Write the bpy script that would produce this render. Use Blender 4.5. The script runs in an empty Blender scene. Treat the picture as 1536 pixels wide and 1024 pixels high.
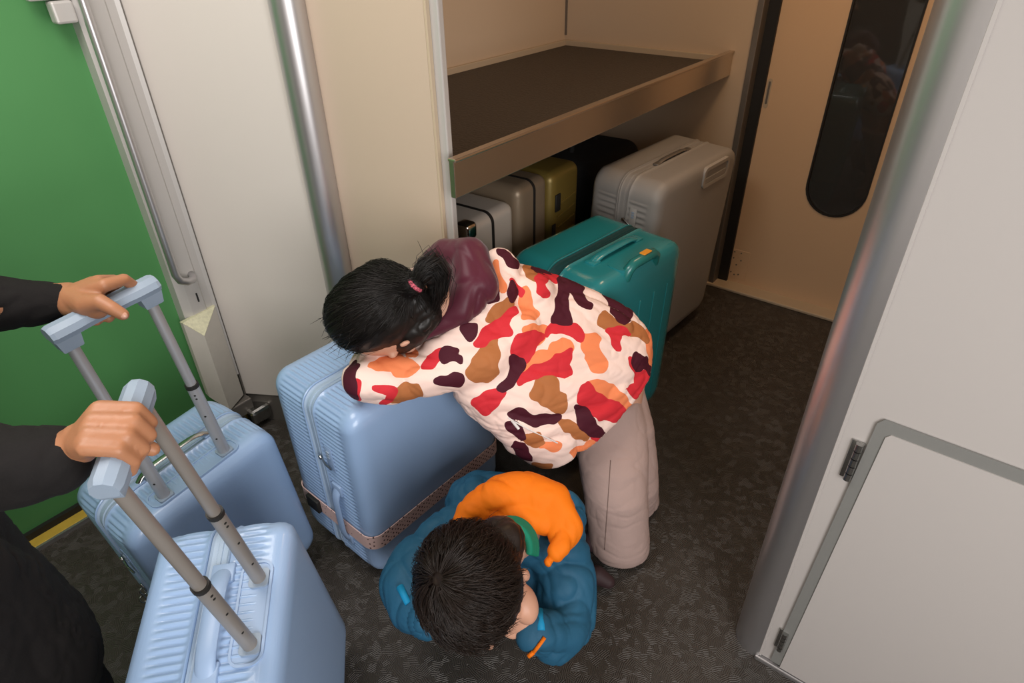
import bpy, bmesh, math, random
from mathutils import Vector, Matrix, noise
from mathutils.bvhtree import BVHTree
R=math.radians; PI=math.pi
random.seed(7)
S=bpy.context.scene; COL=S.collection
# ---------------- camera, world, lights, exposure ----------------
CAM=Vector((0,0,1.42))
_p,_r,_a=R(33.8),R(-1.05),R(38.07)
_M=Matrix(((1,0,0),(0,-math.sin(_p),-math.cos(_p)),(0,math.cos(_p),-math.sin(_p))))
_M=Matrix(((math.cos(_r),-math.sin(_r),0),(math.sin(_r),math.cos(_r),0),(0,0,1)))@_M
_M=_M@Matrix(((math.sin(_a),-math.cos(_a),0),(math.cos(_a),math.sin(_a),0),(0,0,1)))
cd=bpy.data.cameras.new('camera'); cam=bpy.data.objects.new('camera',cd); COL.objects.link(cam)
cd.sensor_width=36; cd.lens=945/1536*36; cd.clip_start=.02
cam.matrix_world=Matrix.Translation(CAM)@Matrix((_M[0],-_M[1],-_M[2])).transposed().to_4x4()
S.camera=cam
S.view_settings.view_transform='Standard'; S.view_settings.look='None'; S.view_settings.gamma=1
S.view_settings.use_curve_mapping=False
S.view_settings.exposure=0.0
W=bpy.data.worlds.new('world'); S.world=W; W.use_nodes=True
W.node_tree.nodes['Background'].inputs[0].default_value=(.75,.8,.9,1); W.node_tree.nodes['Background'].inputs[1].default_value=.2
def area(name,loc,to,sx,sy,power,color):
    l=bpy.data.lights.new(name,'AREA'); l.shape='RECTANGLE'; l.size=sx; l.size_y=sy; l.energy=power; l.color=color
    o=bpy.data.objects.new(name,l); COL.objects.link(o); o.location=loc
    o.rotation_euler=(Vector(to)-Vector(loc)).to_track_quat('-Z','Y').to_euler(); return o
area('vestibule_ceiling_lamp',(.12,1.0,2.08),(.2,.95,0),.9,.6,18,(1,.93,.88))
area('vestibule_side_lamp',(-.45,-1.15,1.35),(.15,1.5,.40),1.1,1.1,43,(1,.97,.96))
area('corridor_ceiling_lamp',(1.95,.45,2.08),(1.95,.5,0),.6,.25,5.8,(1,.66,.38))

# ---------------- helpers ----------------
def nt(m): return m.node_tree.nodes, m.node_tree.links
def mat(name,col,rough=.5,metal=0,bump=0,bscale=200,var=0,vscale=8,coat=0,stretch=None,spec=.5,sheen=0,dist=.002,trans=0,aniso=0):
    m=bpy.data.materials.new(name); m.use_nodes=True; N,L=nt(m); b=N['Principled BSDF']
    b.inputs['Base Color'].default_value=(*col,1); b.inputs['Roughness'].default_value=rough
    b.inputs['Metallic'].default_value=metal; b.inputs['Coat Weight'].default_value=coat
    b.inputs['Specular IOR Level'].default_value=spec; b.inputs['Sheen Weight'].default_value=sheen
    b.inputs['Transmission Weight'].default_value=trans
    b.inputs['Anisotropic'].default_value=aniso
    tc=N.new('ShaderNodeTexCoord'); mp=N.new('ShaderNodeMapping'); L.new(tc.outputs['Object'],mp.inputs[0])
    if stretch: mp.inputs['Scale'].default_value=stretch
    if var:
        n=N.new('ShaderNodeTexNoise'); n.inputs['Scale'].default_value=vscale; n.inputs['Detail'].default_value=4
        L.new(mp.outputs[0],n.inputs['Vector'])
        mx=N.new('ShaderNodeMix'); mx.data_type='RGBA'
        mx.inputs[6].default_value=(*[c*(1-var) for c in col],1); mx.inputs[7].default_value=(*[min(1,c*(1+var)) for c in col],1)
        L.new(n.outputs['Fac'],mx.inputs[0]); L.new(mx.outputs[2],b.inputs['Base Color'])
    if bump:
        n=N.new('ShaderNodeTexNoise'); n.inputs['Scale'].default_value=bscale; n.inputs['Detail'].default_value=3
        L.new(mp.outputs[0],n.inputs['Vector'])
        bp=N.new('ShaderNodeBump'); bp.inputs['Strength'].default_value=bump; bp.inputs['Distance'].default_value=dist
        L.new(n.outputs['Fac'],bp.inputs['Height']); L.new(bp.outputs[0],b.inputs['Normal'])
    return m
def mobj(name,vs,fs,m=None,parent=None,smooth=True,loc=None):
    me=bpy.data.meshes.new(name); me.from_pydata([tuple(v) for v in vs],[],fs); me.update()
    if smooth: me.shade_smooth()
    if m: me.materials.append(m)
    o=bpy.data.objects.new(name,me); COL.objects.link(o)
    if parent: o.parent=parent
    if loc: o.location=loc
    return o
class MB:
    def __init__(s): s.v=[]; s.f=[]
    def add(s,vs,fs):
        n=len(s.v); s.v+= [Vector(v) for v in vs]; s.f+=[[i+n for i in f] for f in fs]; return s
    def box(s,lo,hi,bev=0,seg=2,M=None):
        bm=bmesh.new(); bmesh.ops.create_cube(bm,size=1)
        for v in bm.verts:
            v.co=Vector([lo[i]+(v.co[i]+.5)*(hi[i]-lo[i]) for i in range(3)])
        if bev: bmesh.ops.bevel(bm,geom=bm.edges[:],offset=bev,segments=seg,profile=.5,affect='EDGES')
        bm.verts.index_update(); vs=[(M@v.co if M else v.co.copy()) for v in bm.verts]
        s.add(vs,[[v.index for v in f.verts] for f in bm.faces]); bm.free(); return s
    def tube(s,pts,r,n=12,cap=True,flat=None):
        """tube through pts; r number or list; flat=(axis vector, factor) squashes section"""
        pts=[Vector(p) for p in pts]; k=len(pts); rr=r if isinstance(r,(list,tuple)) else [r]*k
        base=len(s.v); up=None
        for i,p in enumerate(pts):
            t=(pts[min(i+1,k-1)]-pts[max(i-1,0)]).normalized()
            if up is None:
                up=Vector((0,0,1)) if abs(t.z)<.9 else Vector((1,0,0))
            a=(up-t*up.dot(t)).normalized(); up=a; b=t.cross(a)
            for j in range(n):
                th=2*PI*j/n; q=a*math.cos(th)*rr[i]+b*math.sin(th)*rr[i]
                if flat: ax=flat[0]; q=q-ax*q.dot(ax)*(1-flat[1])
                s.v.append(p+q)
        for i in range(k-1):
            for j in range(n):
                s.f.append([base+i*n+j,base+i*n+(j+1)%n,base+(i+1)*n+(j+1)%n,base+(i+1)*n+j])
        if cap:
            s.f.append([base+j for j in range(n)][::-1]); s.f.append([base+(k-1)*n+j for j in range(n)])
        return s
    def cyl(s,c,axis,r,h,n=24,bev=.15):
        c=Vector(c); ax=Vector(axis).normalized(); e=min(r,h)*bev
        return s.tube([c-ax*h/2,c-ax*(h/2-.0001),c-ax*(h/2-e),c+ax*(h/2-e),c+ax*(h/2-.0001),c+ax*h/2],[r-e,r-e,r,r,r-e,r-e],n)
    def loops(s,LL,closed=True,cap=True):
        base=len(s.v); n=len(LL[0])
        for l in LL: s.v+=[Vector(p) for p in l]
        for i in range(len(LL)-1):
            for j in range(n if closed else n-1):
                s.f.append([base+i*n+j,base+i*n+(j+1)%n,base+(i+1)*n+(j+1)%n,base+(i+1)*n+j])
        if cap:
            s.f.append([base+j for j in range(n)][::-1]); s.f.append([base+(len(LL)-1)*n+j for j in range(n)])
        return s
    def prism(s,poly,d0,d1,plane='yz'):
        """poly of 2-D points extruded between d0 and d1 along the left-over axis"""
        def P(a,b,d): return {'yz':(d,a,b),'xz':(a,d,b),'xy':(a,b,d)}[plane]
        return s.loops([[P(a,b,d0) for a,b in poly],[P(a,b,d1) for a,b in poly]])
    def build(s,name,m,parent=None,smooth=False,loc=None,auto=None):
        bm=bmesh.new(); vs=[bm.verts.new(v) for v in s.v]
        for f in s.f:
            try: bm.faces.new([vs[i] for i in f])
            except ValueError: pass
        bmesh.ops.recalc_face_normals(bm,faces=bm.faces[:])
        me=bpy.data.meshes.new(name); bm.to_mesh(me); bm.free()
        if smooth:
            me.shade_smooth()
            if auto: me.set_sharp_from_angle(angle=R(auto))
        me.materials.append(m)
        o=bpy.data.objects.new(name,me); COL.objects.link(o)
        if parent: o.parent=parent
        if loc: o.location=loc
        return o
def tag(o,label=None,cat=None,group=None,kind=None):
    if label: o['label']=label
    if cat: o['category']=cat
    if group: o['group']=group
    if kind: o['kind']=kind
    return o
def empty(name,loc,rot=None,label=None,cat=None,group=None):
    o=bpy.data.objects.new(name,None); COL.objects.link(o); o.location=loc; o.empty_display_size=.1
    if rot is not None: o.rotation_euler=rot
    return tag(o,label,cat,group)
def rrect(x0,x1,z0,z1,r,ns=(8,8),na=6):
    """rounded rectangle; returns list of (x,z,nx,nz)"""
    out=[]; cs=[(x1-r,z1-r,0),(x0+r,z1-r,90),(x0+r,z0+r,180),(x1-r,z0+r,270)]
    for k,(cx,cz,a0) in enumerate(cs):
        for i in range(na+1):
            a=R(a0+90*i/na); out.append((cx+r*math.cos(a),cz+r*math.sin(a),math.cos(a),math.sin(a)))
        nx=cs[(k+1)%4]; a=R(a0+90); n=(math.cos(a),math.sin(a)); m=ns[k%2]
        A=(cx+r*n[0],cz+r*n[1]); B=(nx[0]+r*n[0],nx[1]+r*n[1])
        for i in range(1,m): out.append((A[0]+(B[0]-A[0])*i/m,A[1]+(B[1]-A[1])*i/m,*n))
    return out

# ---------------- materials ----------------
M={}
M['panel']=mat('panel_laminate',(.62,.575,.53),.38,bump=.12,bscale=900,dist=.0006,spec=.4)
M['panel_r']=mat('panel_laminate_shaded',(.44,.412,.395),.38,bump=.12,bscale=900,dist=.0006,spec=.4)  # same laminate as panel, with the right wall's dimmer light painted into its colour
M['panel_m']=mat('panel_laminate_warm_lit',(.55,.44,.34),.4,bump=.12,bscale=900,dist=.0006,spec=.4)  # panel laminate with the corridor lamp's warm light mixed into its colour
M['panel_w']=mat('warm_laminate',(.60,.47,.34),.45,bump=.10,bscale=900,dist=.0006,spec=.35)
M['door']=mat('door_laminate',(.70,.49,.31),.45,bump=.10,bscale=900,dist=.0006,spec=.35)
M['green']=mat('green_paint',(.078,.255,.085),.42,bump=.08,bscale=700,dist=.0006,var=.06,vscale=3,spec=.35)
M['alu']=mat('brushed_metal',(.55,.54,.55),.36,metal=.9,bump=.08,bscale=60,stretch=(1,1,.02),dist=.0006)
M['alu_d']=mat('dark_metal_trim',(.22,.20,.18),.45,metal=.6)
M['lip']=mat('brushed_lip',(.62,.53,.43),.25,metal=.95,bump=.05,bscale=80,stretch=(.02,1,1),dist=.0005)
M['frame']=mat('grey_door_frame',(.50,.48,.46),.42,metal=.15,bump=.06,bscale=500,dist=.0005)
M['beige']=mat('beige_plastic',(.50,.47,.42),.55,var=.08,vscale=30)
M['worn']=mat('worn_edge',(.62,.60,.42),.7,var=.3,vscale=120)
M['trim']=mat('light_trim',(.52,.42,.30),.5)
M['black']=mat('black_rubber',(.012,.011,.010),.6)
M['yellow']=mat('yellow_edge',(.55,.38,.05),.6,var=.25,vscale=40)
M['gasket']=mat('grey_gasket',(.19,.19,.18),.55)
M['steel']=mat('steel',(.42,.42,.41),.25,metal=1)
M['blue']=mat('ice_blue_shell',(.285,.42,.64),.35,bump=.22,bscale=330,dist=.0010,coat=.25,stretch=(.35,1,1))
M['blue2']=mat('ice_blue_plastic',(.28,.40,.60),.42,bump=.05,bscale=500,dist=.0005)
M['zipblue']=mat('ice_blue_zip',(.33,.44,.58),.5,bump=.5,bscale=500,dist=.001)
M['grip']=mat('grey_blue_grip',(.26,.33,.42),.5,bump=.15,bscale=900,dist=.0006)
M['pole']=mat('champagne_pole',(.36,.33,.30),.42,metal=.55)
M['pole2']=mat('satin_pole',(.44,.45,.47),.42,metal=.5)
M['grey']=mat('grey_shell',(.30,.285,.27),.5,bump=.2,bscale=420,dist=.0008)
M['grey2']=mat('grey_plastic',(.40,.38,.36),.45)
M['teal']=mat('teal_shell',(.018,.215,.235),.26,bump=.12,bscale=120,dist=.0008,coat=.4)
M['teal2']=mat('teal_plastic',(.012,.16,.15),.3,coat=.3)
M['tealzip']=mat('dark_teal_zip',(.006,.05,.055),.5)
M['orange_l']=mat('orange_label',(.8,.33,.03),.5)
M['silver']=mat('silver_shell',(.66,.60,.53),.38,metal=.25,bump=.1,bscale=300,dist=.0005)
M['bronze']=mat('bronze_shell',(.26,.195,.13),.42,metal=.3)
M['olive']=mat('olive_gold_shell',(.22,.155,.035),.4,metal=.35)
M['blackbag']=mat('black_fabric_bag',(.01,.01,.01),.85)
M['mirror']=mat('chrome_corner',(.7,.65,.6),.12,metal=1)
# floor: grey rubber with short embossed dashes in turning directions
def floor_mat():
    m=bpy.data.materials.new('embossed_rubber_floor'); m.use_nodes=True; N,L=nt(m); b=N['Principled BSDF']
    tc=N.new('ShaderNodeTexCoord')
    v=N.new('ShaderNodeTexVoronoi'); v.inputs['Scale'].default_value=60; L.new(tc.outputs['Object'],v.inputs['Vector'])
    sep=N.new('ShaderNodeSeparateColor'); L.new(v.outputs['Color'],sep.inputs[0])
    th=N.new('ShaderNodeMath'); th.operation='MULTIPLY'; th.inputs[1].default_value=6.283; L.new(sep.outputs[0],th.inputs[0])
    rot=N.new('ShaderNodeVectorRotate'); rot.rotation_type='Z_AXIS'; L.new(tc.outputs['Object'],rot.inputs['Vector']); L.new(th.outputs[0],rot.inputs['Angle'])
    w=N.new('ShaderNodeTexWave'); w.inputs['Scale'].default_value=75; w.inputs['Distortion'].default_value=.6; L.new(rot.outputs[0],w.inputs['Vector'])
    bp=N.new('ShaderNodeBump'); bp.inputs['Strength'].default_value=.7; bp.inputs['Distance'].default_value=.002
    L.new(w.outputs['Fac'],bp.inputs['Height']); L.new(bp.outputs[0],b.inputs['Normal'])
    n=N.new('ShaderNodeTexNoise'); n.inputs['Scale'].default_value=5; n.inputs['Detail'].default_value=5; L.new(tc.outputs['Object'],n.inputs['Vector'])
    mx=N.new('ShaderNodeMix'); mx.data_type='RGBA'; mx.inputs[6].default_value=(.040,.034,.028,1); mx.inputs[7].default_value=(.053,.045,.038,1)
    L.new(n.outputs['Fac'],mx.inputs[0]); L.new(mx.outputs[2],b.inputs['Base Color'])
    b.inputs['Roughness'].default_value=.5; return m
M['floor']=floor_mat()
M['mat']=mat('ribbed_shelf_mat',(.055,.044,.034),.6,bump=1,bscale=150,stretch=(.5,1,1),dist=.005,var=.35,vscale=160)
def glass_mat():
    m=mat('dark_tinted_glass',(.25,.25,.25),.03,trans=.85); return m
M['glass']=glass_mat()

# ---------------- setting ----------------
def st(o): o['kind']='structure'; return o
st(MB().box((-1.3,-1.6,-.06),(4.4,2.1,0)).build('floor',M['floor']))
st(MB().box((-1.3,-1.6,2.12),(4.4,2.1,2.2)).build('ceiling',M['panel']))
st(MB().box((-1.38,-1.6,0),(-1.3,2.1,2.12)).build('wall_behind',M['panel']))
st(MB().box((-1.3,-1.68,0),(.965,-1.6,2.12)).build('wall_side',M['panel']))
# exterior green door
st(MB().box((-1.3,1.782,.018),(.69,1.83,2.12)).build('door_1',M['green']))
o=st(MB().box((-1.3,1.733,0),(.86,1.83,.014),.002).build('trim_1',M['yellow']))
st(MB().box((-1.3,1.725,0),(.86,1.733,.013)).build('trim_2',M['alu']))
st(MB().box((-1.3,1.768,.014),(.70,1.784,.035)).build('trim_3',M['black']))
st(MB().box((.66,1.79,0),(.98,1.85,2.12)).build('wall_end',M['black']))
# grey frame of the door: post with a step, groove line
fr=MB().prism([(.660,1.742),(.682,1.728),(.722,1.728),(.727,1.733),(.746,1.733),(.756,1.728),(.756,1.80),(.660,1.80)],.20,2.12,'xy')
door_post=st(fr.build('trim_4',M['frame']))
sl=MB().box((.706,1.7262,.495),(.711,1.734,.525),.0015); sl.build('frame_slot',M['black'],door_post)
# beige cover box low on the post with worn top
cover=empty('corner_cover',(0,0,0),None,'beige plastic cover box low beside the green door, its top edge worn yellow','cover')
cp=[(.640,1.735),(.640,1.716),(.676,1.690),(.748,1.725),(.748,1.735)]
MB().loops([[(x,y,z) for (x,y),z in zip(cp,zz)] for zz in ((.190,.185,.118,.120,.125),(.455,.458,.405,.462,.462))]).build('cover_body',M['beige'],cover)
wt=[(.6395,1.734,.4555),(.6395,1.7155,.4585),(.676,1.6895,.4055),(.7485,1.7245,.4625),(.7485,1.734,.4625)]
MB().loops([[Vector(p) for p in wt],[Vector(p)+Vector((0,0,.0018)) for p in wt]]).build('worn_top',M['worn'],cover)
# floor guide under the cover
gd=empty('door_guide',(.73,1.70,0),None,'dark metal door guide bracket at the floor beneath the beige cover','bracket')
MB().box((-.045,.0,.06),(.03,.05,.112),.004).build('bracket_body',M['alu_d'],gd)
MB().box((-.035,-.01,.0),(-.01,.03,.062),.003).build('bracket_foot',M['black'],gd)
MB().box((.0,-.03,.02),(.075,.035,.075),.012).build('bracket_shoe',M['steel'],gd)
# grab rail along the post
pts=[(.712,1.728,.585),(.708,1.710,.583),(.698,1.697,.583),(.680,1.690,.586),(.662,1.688,.598),(.655,1.688,.618)]
pts+=[(.655+.0012*i,1.688,.618+.12*i) for i in range(1,8)]+[(.664,1.690,1.50),(.672,1.71,1.52),(.69,1.728,1.525)]
rail=MB().tube(pts,.0105,14).build('grab_rail',M['alu'],None,True)
tag(rail,'long vertical metal grab rail curving into the grey post beside the green door','rail')
br=MB().box((.575,1.735,1.290),(.665,1.757,1.39),.004); br.box((.610,1.725,1.243),(.655,1.757,1.288),.005)
tag(br.build('door_latch_block',M['frame']),'small grey metal latch block at the top edge of the green door','latch')
# wall panel between post and column, slightly angled
MX=lambda x0,y0,x1,y1,z0,z1,t: [(x0,y0),(x1,y1),(x1+t,y1),(x0+t,y0)]
st(MB().prism(MX(.757,1.745,.950,1.415,0,0,.05),.112,2.12,'xy').build('wall_left',M['panel']))
st(MB().prism([(.767,1.74),(.960,1.405),(.985,1.405),(.80,1.74)],0,.112,'xy').build('baseboard_left',M['alu_d']))
st(MB().prism([(.7565,1.7335),(.7575,1.7445),(.7625,1.744),(.7615,1.733)],.112,2.12,'xy').build('trim_5',M['alu_d']))
# panel facing the aisle between column and rack
st(MB().prism([(1.010,1.000),(1.022,1.000),(1.022,1.40),(.980,1.40)],0,2.12,'xy').build('wall_front',M['panel_m']))
st(MB().box((1.010,.993,0),(1.021,1.000,2.12),.001).build('trim_6',M['trim']))
st(MB().box((1.021,.971,0),(1.038,1.70,2.12),.003).build('trim_7',M['frame']))
# round column
cyl=MB().cyl((.960,1.376,1.06),(0,0,1),.0415,2.12,40,.02)
st(cyl.build('trim_8',M['alu'],None,True,auto=30))
# rack niche
st(MB().box((1.038,1.70,0),(2.70,1.78,2.12)).build('wall_rack_back',M['panel_w']))
st(MB().box((2.594,.862,0),(2.70,1.70,2.12)).build('wall_rack_end',M['panel_w']))
st(MB().box((2.590,1.690,.99),(2.597,1.702,2.12)).build('trim_9',M['alu_d']))
rack=empty('luggage_rack_shelf',(1.78,.93,.95),None,'brown metal luggage rack shelf with dark ribbed mat and brushed steel front lip','shelf')
MB().box((.990-1.78,-.003,-.048),(2.594-1.78,.012,.037),.0015).build('front_lip',M['lip'],rack)
MB().box((.990-1.78,-.008,.033),(2.594-1.78,.016,.041),.003).build('lip_edge',M['lip'],rack)
MB().box((1.039-1.78,.012,-.048),(2.594-1.78,.77,-.008)).build('shelf_board',M['alu_d'],rack)
MB().box((1.039-1.78,.016,-.008),(2.592-1.78,.762,.0)).build('shelf_mat',M['mat'],rack)
MB().box((1.039-1.78,.756,-.006),(2.592-1.78,.769,.022),.003).build('rear_trim',M['trim'],rack)
MB().box((2.580-1.78,.016,-.006),(2.5935-1.78,.757,.022),.003).build('side_trim',M['trim'],rack)
# end door to the next car
st(MB().box((2.585,.842,0),(2.66,.865,2.12),.002).build('trim_10',M['alu_d']))
st(MB().box((2.64,.80,0),(2.70,.842,2.12)).build('trim_11',M['black']))
# leaf with a rounded long window
def leaf():
    y0,y1,z0,z1=-.02,.803,.012,2.12
    wy0,wy1,wz0=.338,.565,.41; r=(wy1-wy0)/2; cy=(wy0+wy1)/2; wz1=1.75
    n=16; win=[]
    for i in range(n+1):
        a=PI+PI*i/n; win.append((cy+r*math.cos(a),wz0+r+r*math.sin(a)))
    for i in range(n+1):
        a=PI*i/n; win.append((cy+r*math.cos(a),wz1-r+r*math.sin(a)))
    def ring(s):
        return [(cy+(a-cy)*s[0],(b-(wz0+wz1)/2)*s[1]+(wz0+wz1)/2) for a,b in win]
    # outer boundary matched to window samples
    out=[]
    for a,b in win:
        dy,dz=a-cy,b-((wz0+wz1)/2)
        t=min(((y1 if dy>0 else y0)-cy)/dy if abs(dy)>1e-6 else 9e9, ((z1 if dz>0 else z0)-(wz0+wz1)/2)/dz if abs(dz)>1e-6 else 9e9)
        out.append([cy+dy*t,(wz0+wz1)/2+dz*t])
    for c in ((y0,z0),(y1,z0),(y0,z1),(y1,z1)):
        k=min(range(len(out)),key=lambda i:(out[i][0]-c[0])**2+(out[i][1]-c[1])**2); out[k]=list(c)
    X=(2.655,2.69)
    m=MB(); rings=[[(X[1],*p) for p in win],[(X[0],*p) for p in win],[(X[0],*p) for p in out],[(X[1],*p) for p in out]]
    m.loops(rings,cap=False)
    d=st(m.build('door_2',M['door']))
    ga=MB(); o2=ring((.94,.992)); ga.loops([[(X[0]-.004,*p) for p in win],[(X[0]-.004,*p) for p in o2],[(X[1],*p) for p in o2],[(X[1],*p) for p in win],[(X[0]-.004,*p) for p in win]],cap=False)
    ga.build('window_gasket',M['black'],d)
    g=MB().prism(ring((.95,.993)),X[0]+.01,X[0]+.016,'yz'); g.build('door_glass',M['glass'],d)
    # recessed pull
    p=MB(); 
    p.prism([(b,c) for b,c,_,_ in rrect(.778,.795,.785,.895,.008)],X[0]-.0018,X[0]+.001,'yz'); h=p.build('finger_pull',M['trim'],d)
    MB().prism([(b,c) for b,c,_,_ in rrect(.7825,.7905,.80,.885,.0038)],X[0]-.0026,X[0]-.0005,'yz').build('pull_recess',M['alu_d'],h)
    k=MB().box((X[0]-.0015,.722,.032),(X[0]+.001,.800,.172),.0008).build('corner_plate',M['door'],d)
    for (a,b) in ((.792,.16),(.762,.16),(.792,.13),(.757,.125),(.774,.10),(.792,.06),(.757,.055),(.775,.05)):
        MB().cyl((X[0]-.002,a,b),(1,0,0),.0035,.003,10).build('screw',M['alu_d'],k)
    MB().box((X[0]-.002,-.02,.0),(X[1],.803,.012)).build('bottom_seal',M['black'],d)
leaf()
st(MB().box((2.575,-.02,0),(2.66,.90,.014),.004).build('trim_12',M['trim']))
# gangway behind the door: dim, with a seat block and floor lit weakly
st(MB().box((4.3,-.3,0),(4.4,1.6,2.12)).build('wall_gangway_end',M['black']))
st(MB().box((2.70,.92,0),(4.3,.98,2.12)).build('wall_gangway_left',M['alu_d']))
st(MB().box((2.70,-.30,0),(4.3,-.24,2.12)).build('wall_gangway_right',M['alu_d']))
st(MB().box((2.78,-.2,0),(2.86,.9,.016),.003).build('trim_13',M['yellow']))
# right hand partition: quarter round column, white panel, hatch
st(MB().box((1.02,-.06,0),(2.7,.10,2.12)).build('wall_aisle_right',M['panel_w']))
q=[(1.07,.122)]
c=(1.018,.070); r=.053
q=[(c[0]+r*math.cos(a),c[1]+r*math.sin(a)) for a in [R(90+90*i/14) for i in range(15)]]
q=[(1.07,.123)]+q+[(.965,.055),(1.07,.055)]
st(MB().prism(q,0.0,2.12,'xy').build('trim_14',M['alu'],None,True,auto=30))
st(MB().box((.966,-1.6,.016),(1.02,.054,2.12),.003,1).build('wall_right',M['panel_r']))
st(MB().box((.958,-1.6,0),(1.03,.062,.014),.003).build('baseboard_right',M['alu']))
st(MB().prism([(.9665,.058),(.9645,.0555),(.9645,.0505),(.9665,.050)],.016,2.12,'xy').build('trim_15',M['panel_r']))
hz=empty('access_hatch',(.965,-.3,.0),None,'white access hatch with dark grey rubber border low on the white right wall','hatch')
def quad(pts): return [(y+.3,z) for y,z in pts]
ou=quad([(.030,.024),(.010,.738),(.002,.749),(-.62,.741),(-.62,.018)]); inn=quad([(.008,.021),(-.008,.718),(-.014,.726),(-.60,.718),(-.60,.019)])
MB().loops([[(-.0005,*p) for p in ou],[(-.004,*p) for p in ou],[(-.004,*p) for p in inn],[(-.0005,*p) for p in inn]],cap=False).build('rubber_border',M['gasket'],hz)
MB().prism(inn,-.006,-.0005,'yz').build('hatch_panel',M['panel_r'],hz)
for a,b in ((.606,.690),(.078,.142)):
    h=MB(); h.box((-.003,.314,a),(0,.334,b),.001)
    k=5
    for i in range(k):
        z0=a+(b-a)*(i+.06)/k; z1=a+(b-a)*(i+.94)/k; h.tube([(-.0065,.321,z0),(-.0065,.321,z1)],.0065,12)
    h.build('hinge',M['steel'],hz,True,auto=35)

# ---------------- suitcases ----------------
def shell_part(prof,W,z0,z1,r,pitch,amp,mask,cap_front,cap_back):
    """prof rows (y, inset, rib weight); loop runs round the x-z outline"""
    per=2*(W+z1-z0)
    ns=(max(8,int(W/pitch*6)),max(8,int((z1-z0)/pitch*6)))
    ns=(ns[0],ns[1]) if amp else (10,10)
    na=max(8,int(r*PI/2/pitch*6)) if amp else 10
    LL=[]
    base=rrect(-W/2,W/2,z0,z1,r,ns,na); s=[0]
    for i in range(1,len(base)): s.append(s[-1]+math.hypot(base[i][0]-base[i-1][0],base[i][1]-base[i-1][1]))
    for (y,ins,rb) in prof:
        lp=rrect(-W/2+ins,W/2-ins,z0+ins,z1-ins,max(r-ins,.006),ns,na)
        row=[]
        for k,(x,z,nx,nz) in enumerate(lp):
            d=0
            if rb and amp: d=amp*rb*(math.cos(2*PI*s[k]/pitch))*mask(base[k][0],base[k][1],y)
            row.append((x+nx*d,y,z+nz*d))
        LL.append(row)
    m=MB(); base0=0; m.loops(LL,cap=False); n=len(LL[0])
    if cap_back: m.f.append(list(range(n)))
    if cap_front: m.f.append([(len(LL)-1)*n+j for j in range(n)])
    return m
def suitcase(name,loc,rot,label,W,D,H,mats,rib=.0022,pitch=.0125,mask=None,r=.055,group=None,gap=.018,fr=.035):
    """local frame: x width, -y the flat back face with the trolley, z up"""
    shell,plas,zipm=mats; mask=mask or (lambda x,z,y:1)
    e=empty(name,loc,rot,label,'suitcase',group)
    z0=.042; b0=-D/2; g=gap
    def edge(y,sg):  # rounded face edge rows going inwards from face
        return [(y,fr+.012,0),(y,fr,0),(y+sg*.003,fr*.55,0),(y+sg*.009,fr*.22,0),(y+sg*.019,fr*.05,0),(y+sg*.03,0,0)]
    back=edge(b0,1)+[(b0+.040,0,0),(b0+.046,0,.6),(b0+.055,0,1),(-g-.018,0,1),(-g-.010,0,.5),(-g-.006,-.001,0),(-g-.002,-.003,0),(-g,-.001,0),(-g,.004,0)]
    front=[(g,.004,0),(g,-.001,0),(g+.002,-.003,0),(g+.006,-.001,0),(g+.010,0,.5),(g+.018,0,1),(D/2-.055,0,1),(D/2-.044,0,.6),(D/2-.036,0,0)]+edge(D/2,-1)[::-1]
    shell_part(back,W,z0,H,r,pitch,rib,mask,False,True).build('back_shell',shell,e,True,auto=60)
    shell_part(front,W,z0,H,r,pitch,rib,mask,True,False).build('front_shell',shell,e,True,auto=60)
    zp=[(-g,.003,0),(-g+.003,-.0015,0),(-g+.006,.002,0),(-.004,.0025,0),(-.003,.0005,0),(.003,.0005,0),(.004,.0025,0),(g-.006,.002,0),(g-.003,-.0015,0),(g,.003,0)]
    shell_part(zp,W,z0,H,r,pitch,0,mask,False,False).build('zipper',zipm,e,True,auto=40)
    for sx in (-1,1):
        for sy in (-1,1):
            w=MB().box((sx*(W/2-.055)-.018,sy*(D/2-.05)-.02,.024),(sx*(W/2-.055)+.018,sy*(D/2-.05)+.02,.05),.006)
            wh=w.build('caster_housing',M['black'],e,True,auto=40)
            k=MB()
            xw=sx*(W/2-.055); yw=sy*(D/2-.05); rr_=((-.017,.012),(-.016,.0195),(-.006,.0205),(-.004,.017),(.004,.017),(.006,.0205),(.016,.0195),(.017,.012))
            k.tube([(xw+a_,yw,.0215) for a_,_ in rr_],[b_ for _,b_ in rr_],20)
            k.build('caster_wheel',M['black'],wh,True,auto=40)
            hb=MB()
            hb.cyl((sx*(W/2-.055),sy*(D/2-.05),.0215),(1,0,0),.010,.038,14)
            hb.build('wheel_hub',M['grey2'],wh,True,auto=40)
    return e
def top_handle(e,y,H,w,plas,hh=.016,wd=.026,rod=False):
    m=MB(); n=12
    pts=[]
    for i in range(n+1):
        t=-1+2*i/n; pts.append((t*w/2,y,H+hh*(1-abs(t)**5)*1.0))
    m.tube(pts,wd/2,14,flat=(Vector((0,0,1)),.36))
    h=m.build('carry_handle',M['steel'] if rod else plas,e,True,auto=50)
    for s in (-1,1): MB().box((s*w/2-.016,y-wd*.6,H-.003),(s*w/2+.016,y+wd*.6,H+.006),.003).build('handle_mount',plas,h,True,auto=40)
    return h
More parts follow.
